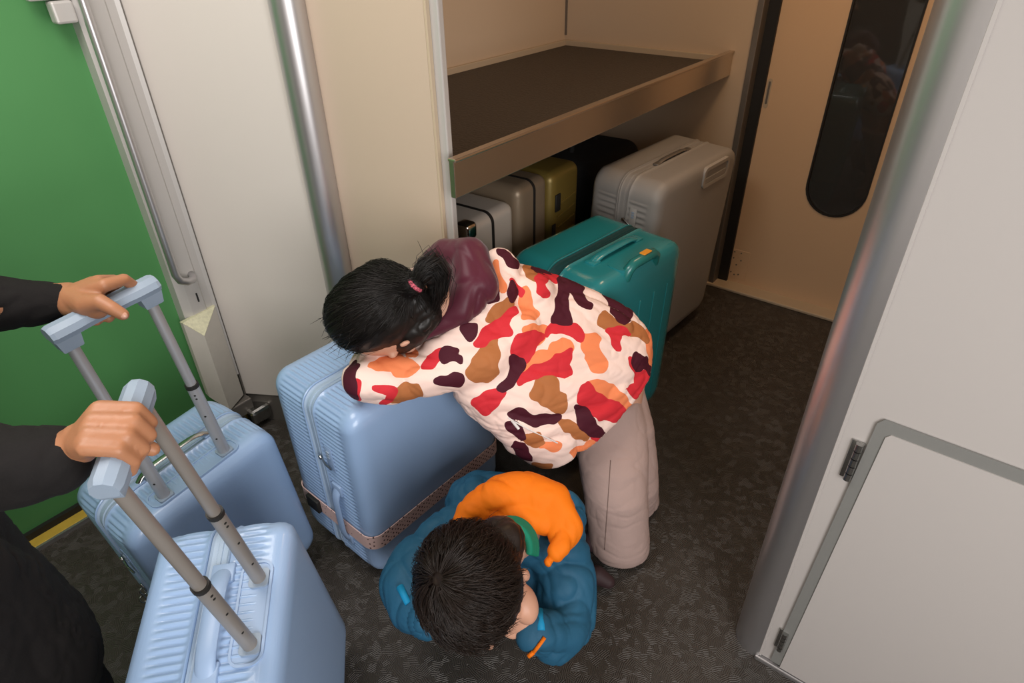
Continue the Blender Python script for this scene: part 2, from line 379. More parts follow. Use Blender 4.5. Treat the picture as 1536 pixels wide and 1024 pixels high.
def trolley(e,y,H,L,sep,plas,polem,low=.45,grip_over=.022,r=.0088,gw=.0185,bw=1.0,drop=.038):
    # tray with rim in the top of the case
    x0,x1=-sep/2-.030,sep/2+.030
    lo=[(a,b) for a,b,_,_ in rrect(x0,x1,y-.020,y+.030,.018)]
    li=[(a,b) for a,b,_,_ in rrect(x0+.004,x1-.004,y-.016,y+.026,.014)]
    m=MB(); m.loops([[(a,b,H-.004) for a,b in lo],[(a,b,H+.003) for a,b in lo],[(a,b,H+.003) for a,b in li],[(a,b,H+.0007) for a,b in li]],cap=False)
    m.f.append([len(m.v)-1-i for i in range(len(li))])
    tray=m.build('handle_tray',plas,e,True,auto=40)
    for s in (-1,1):
        MB().prism([(a,b) for a,b,_,_ in rrect(s*sep/2-.015,s*sep/2+.015,y-.015,y+.015,.006)],H,H+.0055,'xy').build('pole_socket',M['grip'],tray,True,auto=40)
    zc=H+L*low
    for s in (-1,1):
        x=s*sep/2
        op=MB().tube([(x,y,H-.01),(x,y,zc)],r*1.22,18).build('outer_pole',polem,e,True,auto=50)
        p=MB().tube([(x,y,zc-.01),(x,y,H+L-.01)],r,18).build('inner_pole',polem,e,True,auto=50)
        c=MB().tube([(x,y,zc-.004),(x,y,zc+.004)],r*1.32,18).build('pole_collar',M['black'],p,True,auto=50)
        for k,(dz) in enumerate((.018,.027,.075,.14)):
            MB().cyl((x-r*1.18*.6,y-r*1.18*.8,zc-dz),(-.6,-.8,0),.0022,.0012,10).build('pole_button',M['black'],op)
    # grip: bar with faceted section and end blocks
    zt=H+L
    sec=[(-gw*.75,-.010),(-gw,.0),(-gw*.8,.010),(-gw*.3,.016),(gw*.3,.016),(gw*.8,.010),(gw,0),(gw*.75,-.010)]
    g=MB(); xs=[-sep/2-grip_over,-sep/2-grip_over+.006,-sep/2+.02,-sep/2+.035,0,sep/2-.035,sep/2-.02,sep/2+grip_over-.006,sep/2+grip_over]
    LL=[]
    for x in xs:
        k=.86 if abs(x)>sep/2+grip_over-.003 else 1
        mid=abs(x)<sep/2-.03
        LL.append([(x,y+a*k*(.92 if mid else 1),zt-.006+b*k) for a,b in sec])
    g.loops(LL)
    for s in (-1,1):
        bl=MB()
        g.loops([[(s*(sep/2+dx*kx),y+dy*ky*bw,z) for dx,dy in ((-.019,-.014),(min(.021,grip_over-.0005),-.014),(min(.021,grip_over-.0005),.014),(-.019,.014))] for z,kx,ky in ((zt-drop-.002,.72,.82),(zt-drop,.8,.9),(zt-.012,1,1.1),(zt-.008,1,1.1))])
    gb=g.build('trolley_grip',M['grip'],e,True,auto=25)
    return gb
def side_lock(e,x,y,z,plas,sg=-1):
    """combination lock plate with a metal puller on the narrow side"""
    l=MB().box((x-.003 if sg<0 else x,y-.013,z-.036),(x if sg<0 else x+.003,y+.013,z+.036),.0025)
    p=l.build('lock_plate',plas,e,True,auto=40)
    for k in range(3): MB().box((x+sg*.0055,y-.005,z+.002+k*.008),(x+sg*.002,y+.005,z+.0075+k*.008),.001).build('lock_dial',M['grip'],p)
    q=MB().tube([(x+sg*.005,y+.03,z-.012),(x+sg*.009,y+.012,z-.02),(x+sg*.008,y-.008,z-.026)],.0035,10,flat=(Vector((1,0,0)),.6))
    q.cyl((x+sg*.006,y+.032,z-.011),(1,0,0),.006,.006,12)
    q.build('zip_puller',M['steel'],p,True,auto=50)
def side_handle(e,x,y,zc,ln,plas,sg=-1):
    m=MB(); n=14
    pts=[(x+sg*(.014*(1-abs(-1+2*i/n)**6)),y,zc-ln/2+ln*i/n) for i in range(n+1)]
    m.tube(pts,.013,14,flat=(Vector((1,0,0)),.35)); h=m.build('side_handle',plas,e,True,auto=50)
    for s in (-1,1): MB().box((x-.006,y-.017,zc+s*ln/2-.016),(x+.006,y+.017,zc+s*ln/2+.016),.003).build('handle_mount',plas,h,True,auto=40)
BL=(M['blue'],M['blue2'],M['zipblue'])
big=suitcase('suitcase',(.803,1.018,0),(0,0,R(-2.5)),'large ice blue ribbed hard-shell suitcase standing under the folded arms of the camouflage jacket',.460,.300,.560,BL,r=.045)
top_handle(big,-.055,.560,.19,M['blue2'])
side_lock(big,-.230,-.045,.40,M['blue2']); side_handle(big,-.231,-.05,.22,.17,M['blue2'])
# luggage strap
def strap(e,W,D,z,hh=.0215):
    lp=rrect(-W/2-.003,W/2+.003,-D/2-.003,D/2+.003,.034,(20,16),8)
    k=[(0,-1),(.0025,-1),(.0025,1),(0,1)]
    LL=[]
    for x,y,nx,ny in lp: LL.append([(x+nx*a,y+ny*a,z+b*hh) for a,b in k])
    LL.append(LL[0]); m=MB().loops(LL,cap=False); return m
def strap_mat():
    m=mat('pink_dotted_strap',(.52,.33,.30),.8); N,L=nt(m); b=N['Principled BSDF']
    tc=N.new('ShaderNodeTexCoord'); mp=N.new('ShaderNodeMapping'); mp.inputs['Scale'].default_value=(95,95,95); L.new(tc.outputs['Object'],mp.inputs[0])
    mp.inputs['Rotation'].default_value=(0,R(45),0)
    v=N.new('ShaderNodeTexVoronoi'); v.inputs['Randomness'].default_value=.25; v.inputs['Scale'].default_value=1; L.new(mp.outputs[0],v.inputs['Vector'])
    c=N.new('ShaderNodeMath'); c.operation='LESS_THAN'; c.inputs[1].default_value=.24; L.new(v.outputs['Distance'],c.inputs[0])
    mx=N.new('ShaderNodeMix'); mx.data_type='RGBA'; mx.inputs[6].default_value=(.66,.46,.42,1); mx.inputs[7].default_value=(.06,.02,.025,1)
    L.new(c.outputs[0],mx.inputs[0]); L.new(mx.outputs[2],b.inputs['Base Color']); return m
M['strap']=strap_mat()
sp=strap(big,.460,.300,.175).build('luggage_strap',M['strap'],big,True,auto=50); sp['label']='pink luggage strap with dark spots'
bk=MB().box((-.246,.05,.155),(-.234,.10,.195),.003).build('strap_buckle',M['black'],sp,True,auto=40)

frontc=suitcase('suitcase',(.232,.773,0),(0,0,0),'small ice blue ribbed cabin suitcase in the front left, nearest the camera, trolley handle up',.345,.225,.525,BL,r=.04)
frontc.rotation_euler=Matrix.Rotation(R(45.8),3,'Z').to_4x4().to_3x3().__matmul__(Matrix.Rotation(R(-1.6),3,'X')@Matrix.Rotation(-.197,3,'Y')).to_euler()
frontc.location.z=.034
top_handle(frontc,-.012,.525,.15,M['blue2'],wd=.030)
_old=set(bpy.data.objects)
trolley(frontc,-.070,.525,.450,.101,M['blue2'],M['pole'],gw=.0160,bw=.85,drop=.022,grip_over=.016)
for _o in set(bpy.data.objects)-_old:
    if _o.parent is frontc or _o.parent==frontc: _o.location.x+=.008
rearc=suitcase('suitcase',(.367,1.185,0),(0,0,0),'medium ice blue ribbed suitcase between the green door and the strapped suitcase, trolley handle up',.345,.245,.465,BL,r=.045)
rearc.rotation_euler=(Matrix.Rotation(R(2.6),3,'Z')@Matrix.Rotation(-.082,3,'Y')).to_euler(); rearc.location.z=.0145
top_handle(rearc,-.008,.465,.17,M['blue2'],rod=True,wd=.016,hh=.02)
trolley(rearc,-.085,.465,.421,.140,M['blue2'],M['pole2'],gw=.0225,r=.0098)
side_lock(rearc,-.173,-.03,.33,M['blue2'])
ch=MB()
for k in range(4):
    c=Vector((-.182-.004*k,-.02+.006*k,.235-.016*k)); n=14
    ch.tube([c+Vector((.006*math.cos(2*PI*i/n)*(k%2),.006*math.cos(2*PI*i/n)*((k+1)%2),.011*math.sin(2*PI*i/n))) for i in range(n+1)],.0015,8,cap=False)
ch.build('key_chain',M['steel'],rearc,True,auto=60)

gm=lambda x,z,y: (1 if abs(x)>.2 else 0)*(1 if z<.66 else 0)*(1 if z>.45 else .5)
gc=suitcase('suitcase',(2.045,.925,0),(R(2.6),0,R(-3.7)),'tall grey hard-shell suitcase standing under the right end of the rack shelf',.560,.262,.725,(M['grey'],M['grey2'],M['grey']),rib=.0025,pitch=.02,mask=gm,r=.06)
gc.location.z=.008
top_handle(gc,.0-.01,.725,.20,M['alu_d'],wd=.018,hh=.010)
side_lock(gc,-.28,-.045,.60,M['grey2'])
def grip_pocket(e,W,D,H,cx,w,plas,inner,out=.006,z1=None):
    """retracted trolley grip seated in the top edge of the back face"""
    y=-D/2; m=MB()
    o=[(a,b) for a,b,_,_ in rrect(cx-w/2,cx+w/2,H-.085,H-.012,.020)]
    i=[(a,b) for a,b,_,_ in rrect(cx-w/2+.012,cx+w/2-.012,H-.072,H-.024,.012)]
    m.loops([[(a,y+.012,b) for a,b in o],[(a,y-out,b) for a,b in o],[(a,y-out,b) for a,b in i],[(a,y+.004,b) for a,b in i]],cap=False)
    m.f.append([len(m.v)-1-k for k in range(len(i))])
    g=m.build('retracted_grip',plas,e,True,auto=40)
    MB().prism([(a,b) for a,b,_,_ in rrect(cx-w/2+.014,cx+w/2-.014,H-.070,H-.052,.006)],y-out+.001,y+.006,'xz').build('grip_recess',inner,g,True,auto=40)
    return g
grip_pocket(gc,.56,.262,.725,.10,.19,M['grey2'],M['grey'])
tc_=suitcase('suitcase',(1.456,.830,0),(R(1.2),0,R(-6.4)),'glossy teal hard-shell suitcase standing behind the girl in the camouflage jacket',.430,.315,.640,(M['teal'],M['teal2'],M['tealzip']),rib=0,r=.06,fr=.05)
tc_.location.z=.004
top_handle(tc_,-.055,.640,.20,M['teal'],wd=.028,hh=.013)
# retracted grip in the top edge of the teal case with orange label
y=-.1575
pk=MB().prism([(a,b) for a,b,_,_ in rrect(-.09,.085,-.150,-.088,.020)],.628,.6425,'xy').build('grip_pocket',M['teal'],tc_,True,auto=40)
gg=MB().tube([(-.070,-.143,.610),(-.066,-.148,.637),(-.05,-.150,.650),(.045,-.150,.650),(.062,-.148,.637),(.066,-.143,.610)],.015,14).build('retracted_grip',M['teal2'],tc_,True,auto=50)
MB().box((-.010,-.159,.6645),(.025,-.141,.6675),.001).build('orange_label',M['orange_l'],gg)
for dx in (-.14,-.07,0,.07,.14):
    MB().box((dx-.002,-.1595,.09),(dx+.002,-.156,.52),.001).build('face_ridge',M['teal'],tc_,True,auto=40)

# three hard cases and a bag lying deeper under the shelf
def rack_case(x,y,W,D,H,m,label,rz=0,band=True,handle=True):
    e=empty('suitcase',(x,y,0),(0,0,R(rz)),label,'suitcase')
    b=MB().box((-W/2,-D/2,.035),(W/2,D/2,H),.032,6).build('shell',m,e,True,auto=60)
    if band:
        m2=MB(); lp=rrect(-D/2,D/2,.035,H,.032,(10,10),8); LL=[]
        for sx,of in ((-.006,0),(-.006,.0012),(.006,.0012),(.006,0)):
            LL.append([(sx,a+c*of,b_+d*of) for a,b_,c,d in lp])
        m2.loops(LL,cap=False); m2.build('zipper',M['black'],e,True,auto=50)
    for sx in(-1,1):
        for sy in (-1,1): MB().cyl((sx*(W/2-.04),sy*(D/2-.045),.02),(1,0,0),.019,.018,18).build('caster_wheel',M['black'],e,True,auto=40)
    return e
e=rack_case(1.333,1.365,.235,.50,.705,M['silver'],'pale silver hard-shell suitcase with a dark zipper line, leftmost under the rack shelf',2)
MB().box((-.119,-.252,.655),(-.07,-.20,.708),.014,4).build('corner_guard',M['mirror'],e,True,auto=50)
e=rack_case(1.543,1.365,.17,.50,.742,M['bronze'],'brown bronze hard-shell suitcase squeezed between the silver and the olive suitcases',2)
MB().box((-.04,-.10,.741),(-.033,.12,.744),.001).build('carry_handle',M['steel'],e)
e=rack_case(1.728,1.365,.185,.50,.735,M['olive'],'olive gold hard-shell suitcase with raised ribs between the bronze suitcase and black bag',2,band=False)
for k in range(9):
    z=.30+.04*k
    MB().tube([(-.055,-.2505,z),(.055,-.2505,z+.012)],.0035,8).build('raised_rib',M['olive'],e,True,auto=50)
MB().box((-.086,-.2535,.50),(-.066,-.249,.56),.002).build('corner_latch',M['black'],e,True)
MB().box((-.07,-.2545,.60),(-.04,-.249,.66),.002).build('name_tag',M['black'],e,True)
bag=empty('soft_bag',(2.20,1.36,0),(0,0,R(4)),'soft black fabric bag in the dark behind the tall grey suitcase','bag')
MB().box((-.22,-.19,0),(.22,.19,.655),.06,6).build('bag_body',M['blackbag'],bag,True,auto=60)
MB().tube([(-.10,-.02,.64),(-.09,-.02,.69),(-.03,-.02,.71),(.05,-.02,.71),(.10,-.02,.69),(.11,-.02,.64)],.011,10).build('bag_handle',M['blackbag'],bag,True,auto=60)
# ---------------- people ----------------
import numpy as np
def P(x,y,d):
    """point at the given distance along the camera axis, read off the photo"""
    return CAM+_M.transposed()@Vector(((x-768)/945*d,(y-512)/945*d,d))
def on(x,y,z):
    v=_M.transposed()@Vector(((x-768)/945,(y-512)/945,1)); return CAM+v*((z-CAM.z)/v.z)
def fabric(name,col,rough=.75,bump=.35,bs=420,sheen=.0,var=.08):
    return mat(name,col,rough,bump=bump,bscale=bs,dist=.0008,var=var,vscale=6,sheen=sheen,spec=.22)
M['skin']=mat('skin',(.38,.17,.085),.5,bump=.25,bscale=300,dist=.0006,var=.12,vscale=22)
M['skin'].node_tree.nodes['Principled BSDF'].inputs['Subsurface Weight'].default_value=.12
M['skin'].node_tree.nodes['Principled BSDF'].inputs['Subsurface Radius'].default_value=(.01,.004,.002)
M['skin_c']=mat('child_skin',(.58,.31,.21),.5,bump=.1,bscale=300,dist=.0005,var=.06,vscale=22)
M['nail']=mat('nail',(.52,.28,.20),.3)
M['blackcloth']=fabric('black_cloth',(.0085,.0075,.0075),.85,.5,260)
M['hairm']=mat('dark_hair',(.009,.007,.006),.42,spec=.35)
M['hairb']=mat('brown_black_hair',(.017,.010,.007),.42,spec=.35)
M['burg']=fabric('burgundy_nylon',(.085,.014,.028),.42,.2,300,.2)
M['orange']=fabric('orange_cloth',(.78,.175,.005),.7,.3,300)
M['tealcloth']=fabric('teal_blue_cloth',(.018,.092,.165),.62,.25,350)
M['greenc']=fabric('green_ribbed_collar',(.008,.19,.11),.7,.3,200)
M['cyan']=fabric('bright_blue_lining',(.01,.25,.48),.6)
M['pants']=fabric('mauve_taupe_cloth',(.40,.29,.26),.85,.4,300)
M['darkshoe']=mat('dark_shoe',(.03,.012,.014),.7)
M['blackpants']=fabric('navy_cloth',(.012,.014,.022),.85)
M['tie']=mat('pink_hair_tie',(.75,.12,.18),.6,bump=1,bscale=300,var=.5,vscale=300)
M['white']=mat('white_zip',(.75,.72,.70),.4)

def cap(m,a,b,r0,r1,n=20,k=6):
    """tapered capsule"""
    a,b=Vector(a),Vector(b); t=(b-a); L=t.length
    t=t/L if L>1e-6 else Vector((0,0,1))
    up=Vector((0,0,1)) if abs(t.z)<.9 else Vector((1,0,0)); u=(up-t*up.dot(t)).normalized(); w=t.cross(u)
    LL=[]
    def ring(c,r): LL.append([c+(u*math.cos(2*PI*j/n)+w*math.sin(2*PI*j/n))*r for j in range(n)])
    for i in range(k): th=PI/2*i/k; ring(a-t*r0*math.cos(th),max(r0*math.sin(th),r0*.04))
    ring(a,r0); ring(b,r1)
    for i in range(k-1,-1,-1): th=PI/2*i/k; ring(b+t*r1*math.cos(th),max(r1*math.sin(th),r1*.04))
    m.loops(LL)
def chain(m,pts):
    """pts: list of (point, radius)"""
    for (a,ra),(b,rb) in zip(pts,pts[1:]): cap(m,a,b,ra,rb)
def ell(m,c,ax,rad,n=28,k=16):
    """ellipsoid; ax = 3 axes (rows), rad = 3 radii"""
    c=Vector(c); LL=[]
    for i in range(k+1):
        th=PI*(.02+.96*i/k)
        LL.append([c+ax[0]*rad[0]*math.cos(th)+(ax[1]*rad[1]*math.cos(2*PI*j/n)+ax[2]*rad[2]*math.sin(2*PI*j/n))*math.sin(th) for j in range(n)])
    m.loops(LL)
def frame(a,b):
    a=Vector(a).normalized(); b=Vector(b); b=(b-a*a.dot(b)).normalized(); return [a,b,a.cross(b)]
def fuse(m,name,mt,parent=None,voxel=.005,smooth=6,disp=None,keep_world=True):
    """fuse overlapping pieces into one continuous skin"""
    o=m.build(name+'_raw',mt); md=o.modifiers.new('r','REMESH'); md.mode='VOXEL'; md.voxel_size=voxel; md.use_smooth_shade=True
    sm=o.modifiers.new('s','SMOOTH'); sm.factor=.5; sm.iterations=smooth
    dg=bpy.context.evaluated_depsgraph_get(); dg.update()
    me=bpy.data.meshes.new_from_object(o.evaluated_get(dg)); bpy.data.objects.remove(o)
    me.name=name
    if disp:
        nr=[v.normal.copy() for v in me.vertices]
        for v,n in zip(me.vertices,nr): v.co=v.co+n*disp(v.co,n)
    me.shade_smooth(); me.materials.clear(); me.materials.append(mt)
    q=bpy.data.objects.new(name,me); COL.objects.link(q)
    if parent: q.parent=parent
    return q
def folds(amp,scale,dirv=None,st=3.0,seed=0,fine=.25):
    """cloth folds: ridged noise stretched along dirv"""
    d=Vector(dirv).normalized() if dirv is not None else None; off=Vector((seed*3.1,seed*1.7,seed*.9))
    def f(p,n):
        q=p.copy()
        if d: q=q-d*q.dot(d)*(1-1/st)
        q=q*scale+off
        q=q+noise.noise_vector(q*.5)*.8
        a=noise.noise(q); b=noise.noise(q*1.9+Vector((5,5,5)))
        c=noise.noise(p*scale*.5+off)
        crease=min(1,abs(a)*3.2)**.6-.75; c2=min(1,abs(b)*3.2)**.6-.75
        return amp*(crease*.8*(.4+max(0,c+.35)*1.6)+c2*fine*.8+c*.6)
    return f
def strands(name,mt,parent,paths,r=.0006,n=3):
    """many fine tapering hairs as one mesh"""
    m=MB()
    for pth in paths:
        k=len(pth); m.tube(pth,[r*(1.0 if i<k*.6 else max(.15,1-(i-k*.6)/(k*.4))) for i in range(k)],n,cap=False)
    vs,fs=m.v,m.f
    return mobj(name,vs,fs,mt,parent)

def onto(o,pts,off=.001):
    t=BVHTree.FromPolygons([v.co for v in o.data.vertices],[list(p.vertices) for p in o.data.polygons]); out=[]
    for x,y in pts:
        h=t.ray_cast(CAM,(P(x,y,1)-CAM).normalized())
        if h[0]: out.append(h[0]+h[1]*off)
    return out
CR=Vector(_M[0]); CU=-Vector(_M[1]); CF=Vector(_M[2])     # right, up and forward of the view, used as convenient directions
# ---- girl bent over the strapped suitcase ----
rg=random.Random(3)
hc=P(572,470,1.31)                    # head centre
crown=(P(505,500,1.31)-hc).normalized(); face=Vector((-.15,-.25,-1)).normalized()
HA=frame(crown,face)
g=MB()
ell(g,hc,HA,(.098,.088,.078))
jaw=hc-HA[0]*.045+HA[1]*.035; ell(g,jaw,HA,(.055,.050,.052))
ell(g,hc+HA[1]*.092-HA[0]*.02,HA,(.016,.012,.009))             # nose
ell(g,P(607,515,1.258),HA,(.014,.006,.007))
for s in (-1,1):
    ell(g,hc+HA[1]*.082+HA[0]*.012+HA[2]*s*.03,HA,(.010,.008,.015)) # eyelids
    ell(g,hc+HA[2]*s*.077-HA[0]*.018+HA[1]*.005,HA,(.024,.013,.010))   # ears
ell(g,hc+HA[1]*.083-HA[0]*.052,HA,(.006,.008,.022))            # lips
neck=P(690,462,1.36)
hip=P(905,560,1.60)
chain(g,[(hc-HA[0]*.06,.04),(neck,.042),(P(770,495,1.49),.06),(P(840,535,1.53),.065),(hip,.07)])
shN,shF=P(735,540,1.39),P(785,435,1.49)
elN,elF=P(548,577,1.335),P(640,410,1.42)
chain(g,[(P(765,500,1.47),.045),(shN,.036),(elN+Vector((.012,0,0)),.033),(P(640,545,1.375),.026)])
chain(g,[(P(775,470,1.50),.045),(shF+CF*.03,.036),(P(690,405,1.49),.034),(P(600,480,1.41),.028)])
hA=[P(655,540,1.375),P(600,495,1.41)]
for q in range(5):                                       # fingers folded under the sleeves
    b=hA[0]+Vector((0,.0,.0)); a=CR*(.03+.004*(2-abs(q-2)))+CU*(.016*(q-2)*.9)
    chain(g,[(b+CU*(.012*(q-2)),.009),(b+a*.7,.008),(b+a*1.3+Vector((0,0,-.008)),.007)])
    b=hA[1]; a=-CR*(.03+.004*(2-abs(q-2)))+CU*(.014*(q-2)*.9)
    chain(g,[(b+CU*(.012*(q-2)),.009),(b+a*.7,.008),(b+a*1.3+Vector((0,0,-.006)),.007)])
fN,fF=on(931,806,.035),on(947,742,.035); fN.z=fF.z=0
for ft,h0 in ((fN,hip+CR*-.02-CU*.03),(fF,hip+CR*.05)):
    kn=(h0+ft)*.5+Vector((-.015,.02,.02)); chain(g,[(h0,.06),(kn,.045),(ft+Vector((0,0,.07)),.034)])
    chain(g,[(ft+Vector((.01,-.01,.045)),.030),(ft+Vector((-.035,.04,.03)),.024)])
girl=fuse(g,'person',M['skin_c'],None,.0045,4)
tag(girl,'child in camouflage jacket and mauve trousers bent over the strapped suitcase, head on folded arms','person')
# jacket: stations across the back (far edge, near edge)
def jacket():
    m=MB(); st_=[((738,385,1.43),(700,500,1.34),.050),((775,384,1.47),(697,560,1.33),.085),((800,391,1.48),(695,590,1.33),.095),((850,412,1.49),(716,618,1.34),.100),((908,436,1.51),(748,650,1.37),.100),((958,464,1.53),(782,686,1.41),.098),((987,500,1.55),(808,702,1.45),.090),((990,540,1.57),(826,708,1.49),.080)]
    S_=[(P(*a),P(*b),t) for a,b,t in st_]
    LL=[]
    for i in range(len(S_)):
        a,b,t=S_[i]; p0=S_[max(i-1,0)]; p1=S_[min(i+1,len(S_)-1)]
        ax=((p1[0]+p1[1])-(p0[0]+p0[1])).normalized(); w=(a-b); h=w.length/2; w.normalize()
        n=w.cross(ax); n=n if n.z>0 else -n; n.normalize()
        c=(a+b)/2-n*t*.55
        row=[]
        for j in range(48):
            th=2*PI*j/48; x,y=math.cos(th),math.sin(th)
            e=.86; x=math.copysign(abs(x)**e,x); y=math.copysign(abs(y)**e,y)
            row.append(c+w*h*x+n*t*y)
        LL.append(row)
    m.loops(LL)
    # sleeves
    chain(m,[(P(770,500,1.42),.075),(P(725,537,1.37),.062),(P(650,556,1.36),.056),(P(590,571,1.345),.052),(P(553,570,1.335),.052),(P(560,545,1.37),.045),(P(620,520,1.40),.040)])
    chain(m,[(P(790,450,1.46),.07),(P(745,420,1.48),.05),(P(690,410,1.50),.045),(P(610,430,1.45),.042),(P(560,500,1.42),.038),(P(600,530,1.40),.036)])
    # shoulder bridge up to the collar
    chain(m,[(P(750,400,1.44),.045),(P(745,450,1.40),.05),(P(705,500,1.36),.045),(P(655,522,1.35),.03)])
    return m
fa=folds(.010,11,P(990,560,1.5)-P(700,450,1.4),2.0,2,.3); fb=folds(.0034,22,P(560,575,1.3)-P(760,520,1.3),2.6,5,.3)
jk=fuse(jacket(),'camouflage_jacket',M['white'],girl,.0042,8,lambda p,n:fa(p,n)*1.0+fb(p,n)*1.2)
CAMO={
'maroon':[[(700,120),(730,125),(785,185),(750,178),(720,150)],[(835,170),(920,185),(905,205),(850,200)],[(945,205),(1030,245),(1035,265),(1010,265),(1045,310),(1065,340),(1060,352),(1020,330),(990,280),(975,270),(965,310),(975,380),(985,405),(940,405),(912,400),(935,330),(950,270)],[(1120,290),(1160,300),(1230,345),(1215,385),(1190,410),(1150,370),(1145,330)],[(750,240),(770,270),(768,310),(750,320),(745,270)],[(690,260),(700,285),(690,315),(655,325)],[(555,420),(620,415),(610,440),(595,470),(580,465),(570,445)],[(490,505),(545,510),(520,530),(555,545),(560,560),(520,550),(490,558),(480,540)],[(450,640),(480,615),(565,608),(560,650),(480,645)],[(750,535),(790,545),(805,570),(780,620),(740,665),(700,672),(740,620),(755,580)],[(100,600),(140,560),(150,570),(130,620),(145,700),(120,690),(95,640)],[(745,755),(790,745),(830,770),(890,775),(945,765),(940,785),(880,800),(830,805),(790,780),(760,775)],[(735,790),(770,800),(800,830),(800,855),(770,840),(745,825)],[(770,870),(800,880),(820,920),(830,950),(780,920),(760,895)],[(1010,730),(1050,750),(1080,800),(1125,855),(1080,850),(1020,815)],[(1240,520),(1265,535),(1320,600),(1305,610),(1270,570),(1255,600),(1235,560)],[(1240,345),(1310,385),(1300,395),(1250,365)]],
'red':[[(850,215),(945,205),(940,235),(895,230),(880,250),(905,290),(890,300),(865,280),(860,245)],[(745,230),(800,280),(790,300),(760,265)],[(770,340),(770,360),(740,400),(755,450),(700,450),(650,490),(610,490),(640,440),(700,400),(745,370)],[(920,405),(970,410),(1010,410),(1040,450),(1030,475),(990,450),(950,440),(905,430),(890,455),(900,425)],[(1130,430),(1200,430),(1225,450),(1180,450),(1175,480),(1185,510),(1165,510),(1150,465)],[(780,460),(840,440),(880,455),(850,490),(820,550),(800,560),(755,530),(760,490)],[(985,510),(990,545),(970,570),(985,600),(960,620),(900,600),(830,620),(790,650),(785,630),(830,580),(900,560),(960,520)],[(430,540),(470,515),(495,510),(480,545),(440,575),(400,580)],[(205,660),(300,655),(290,700),(240,730),(270,690),(230,675)],[(600,715),(660,675),(730,675),(700,720),(660,770),(630,750)],[(1030,660),(1060,640),(1090,690),(1180,730),(1210,780),(1180,790),(1100,780),(1060,760),(1020,720)],[(1220,540),(1250,570),(1260,600),(1290,595),(1310,620),(1260,710),(1235,690),(1210,665),(1250,640),(1245,600),(1225,570)],[(1070,850),(1110,850),(1100,875)],[(140,630),(155,640),(150,705),(135,690)]],
'brown':[[(700,330),(750,305),(760,345),(720,370),(690,395),(655,400),(670,360)],[(810,175),(850,180),(940,205),(900,215),(860,240),(815,220)],[(690,460),(705,510),(695,610),(660,640),(600,630),(580,590),(610,540),(650,490)],[(300,665),(340,645),(395,650),(395,700),(290,715),(280,700)],[(860,620),(910,600),(935,640),(930,680),(965,700),(960,760),(900,740),(830,690),(850,650)],[(1120,360),(1150,400),(1200,415),(1240,400),(1280,440),(1290,480),(1240,450),(1200,435),(1140,430),(1095,405)],[(940,790),(980,800),(1060,840),(1050,860),(1000,850),(970,820)],[(800,850),(860,840),(880,880),(860,890),(820,880)],[(850,960),(905,970),(900,985),(830,978)]],
'orange':[[(185,575),(250,545),(300,530),(330,545),(390,575),(360,600),(330,620),(300,610),(290,585),(220,590)],[(800,430),(850,418),(895,425),(880,455),(870,480),(840,485),(810,465)],[(800,260),(830,290),(825,330),(860,370),(850,390),(800,385),(795,340),(790,300)],[(915,490),(950,470),(990,490),(990,520),(940,540),(900,570),(830,600),(790,620),(810,580),(850,520),(900,520)],[(1030,450),(1080,450),(1105,465),(1090,500),(1130,570),(1110,595),(1070,590),(1050,550),(1060,530),(1035,500)],[(1060,640),(1110,635),(1160,660),(1200,700),(1230,745),(1210,775),(1180,730),(1110,710),(1080,680)],[(1280,430),(1330,440),(1345,490),(1335,550),(1310,580),(1290,520),(1290,480)],[(690,160),(705,210),(730,280),(715,280),(690,230),(685,190)],[(890,880),(940,880),(945,895),(910,900),(870,895)],[(350,515),(375,515),(380,540),(345,530)],[(1060,870),(1090,880),(1040,920),(990,930),(1000,905),(1040,890)]]}
def chaikin(p,n=2):
    for _ in range(n):
        q=[]
        for i in range(len(p)):
            a,b=p[i],p[(i+1)%len(p)]; q+=[(a[0]*.86+b[0]*.14,a[1]*.86+b[1]*.14),(a[0]*.14+b[0]*.86,a[1]*.14+b[1]*.86)]
        p=q
    return p
def camo_paint(o):
    """the printed pattern of the cloth, stored on the jacket itself as distance fields"""
    me=o.data; n=len(me.vertices); co=np.empty(n*3,'f'); me.vertices.foreach_get('co',co); co=co.reshape(-1,3)
    nr=np.empty(n*3,'f'); me.vertices.foreach_get('normal',nr); nr=nr.reshape(-1,3)
    m=np.array(_M); q=(co-np.array(CAM))@m.T
    px=(768+945*q[:,0]/q[:,2]-480)*2.6255; py=(512+945*q[:,1]/q[:,2]-330)*2.6255
    wv=np.array([list(noise.noise_vector(Vector((float(v[0]),float(v[1]),float(v[2])))*42)) for v in co]); px=px+wv[:,0]*11; py=py+wv[:,1]*11
    facing=-(nr*(co-np.array(CAM))).sum(1)
    for ci,(c,polys) in enumerate(CAMO.items()):
        best=np.full(n,-1e3)
        for p in polys:
            p=np.array(chaikin(p,2)); a=p; b=np.roll(p,-1,0)
            d2=np.full(n,1e9); ins=np.zeros(n,bool)
            for (x0,y0),(x1,y1) in zip(a,b):
                dx,dy=x1-x0,y1-y0; t=np.clip(((px-x0)*dx+(py-y0)*dy)/(dx*dx+dy*dy+1e-9),0,1)
                d2=np.minimum(d2,(px-x0-t*dx)**2+(py-y0-t*dy)**2)
                cr=((y0>py)!=(y1>py)); xi=x0+(py-y0)/(dy if abs(dy)>1e-9 else 1e-9)*dx; ins^=cr&(px<xi)
            best=np.maximum(best,np.where(ins,1,-1)*np.sqrt(d2)+9)
        back=np.array([noise.noise(Vector((float(v[0]),float(v[1]),float(v[2])))*11+Vector((ci*7.3,ci*2.1,0))) for v in co])*60-14
        val=np.where(facing>.02,best,back)
        at_=me.attributes.new(c,'FLOAT','POINT'); at_.data.foreach_set('value',val.astype('f'))
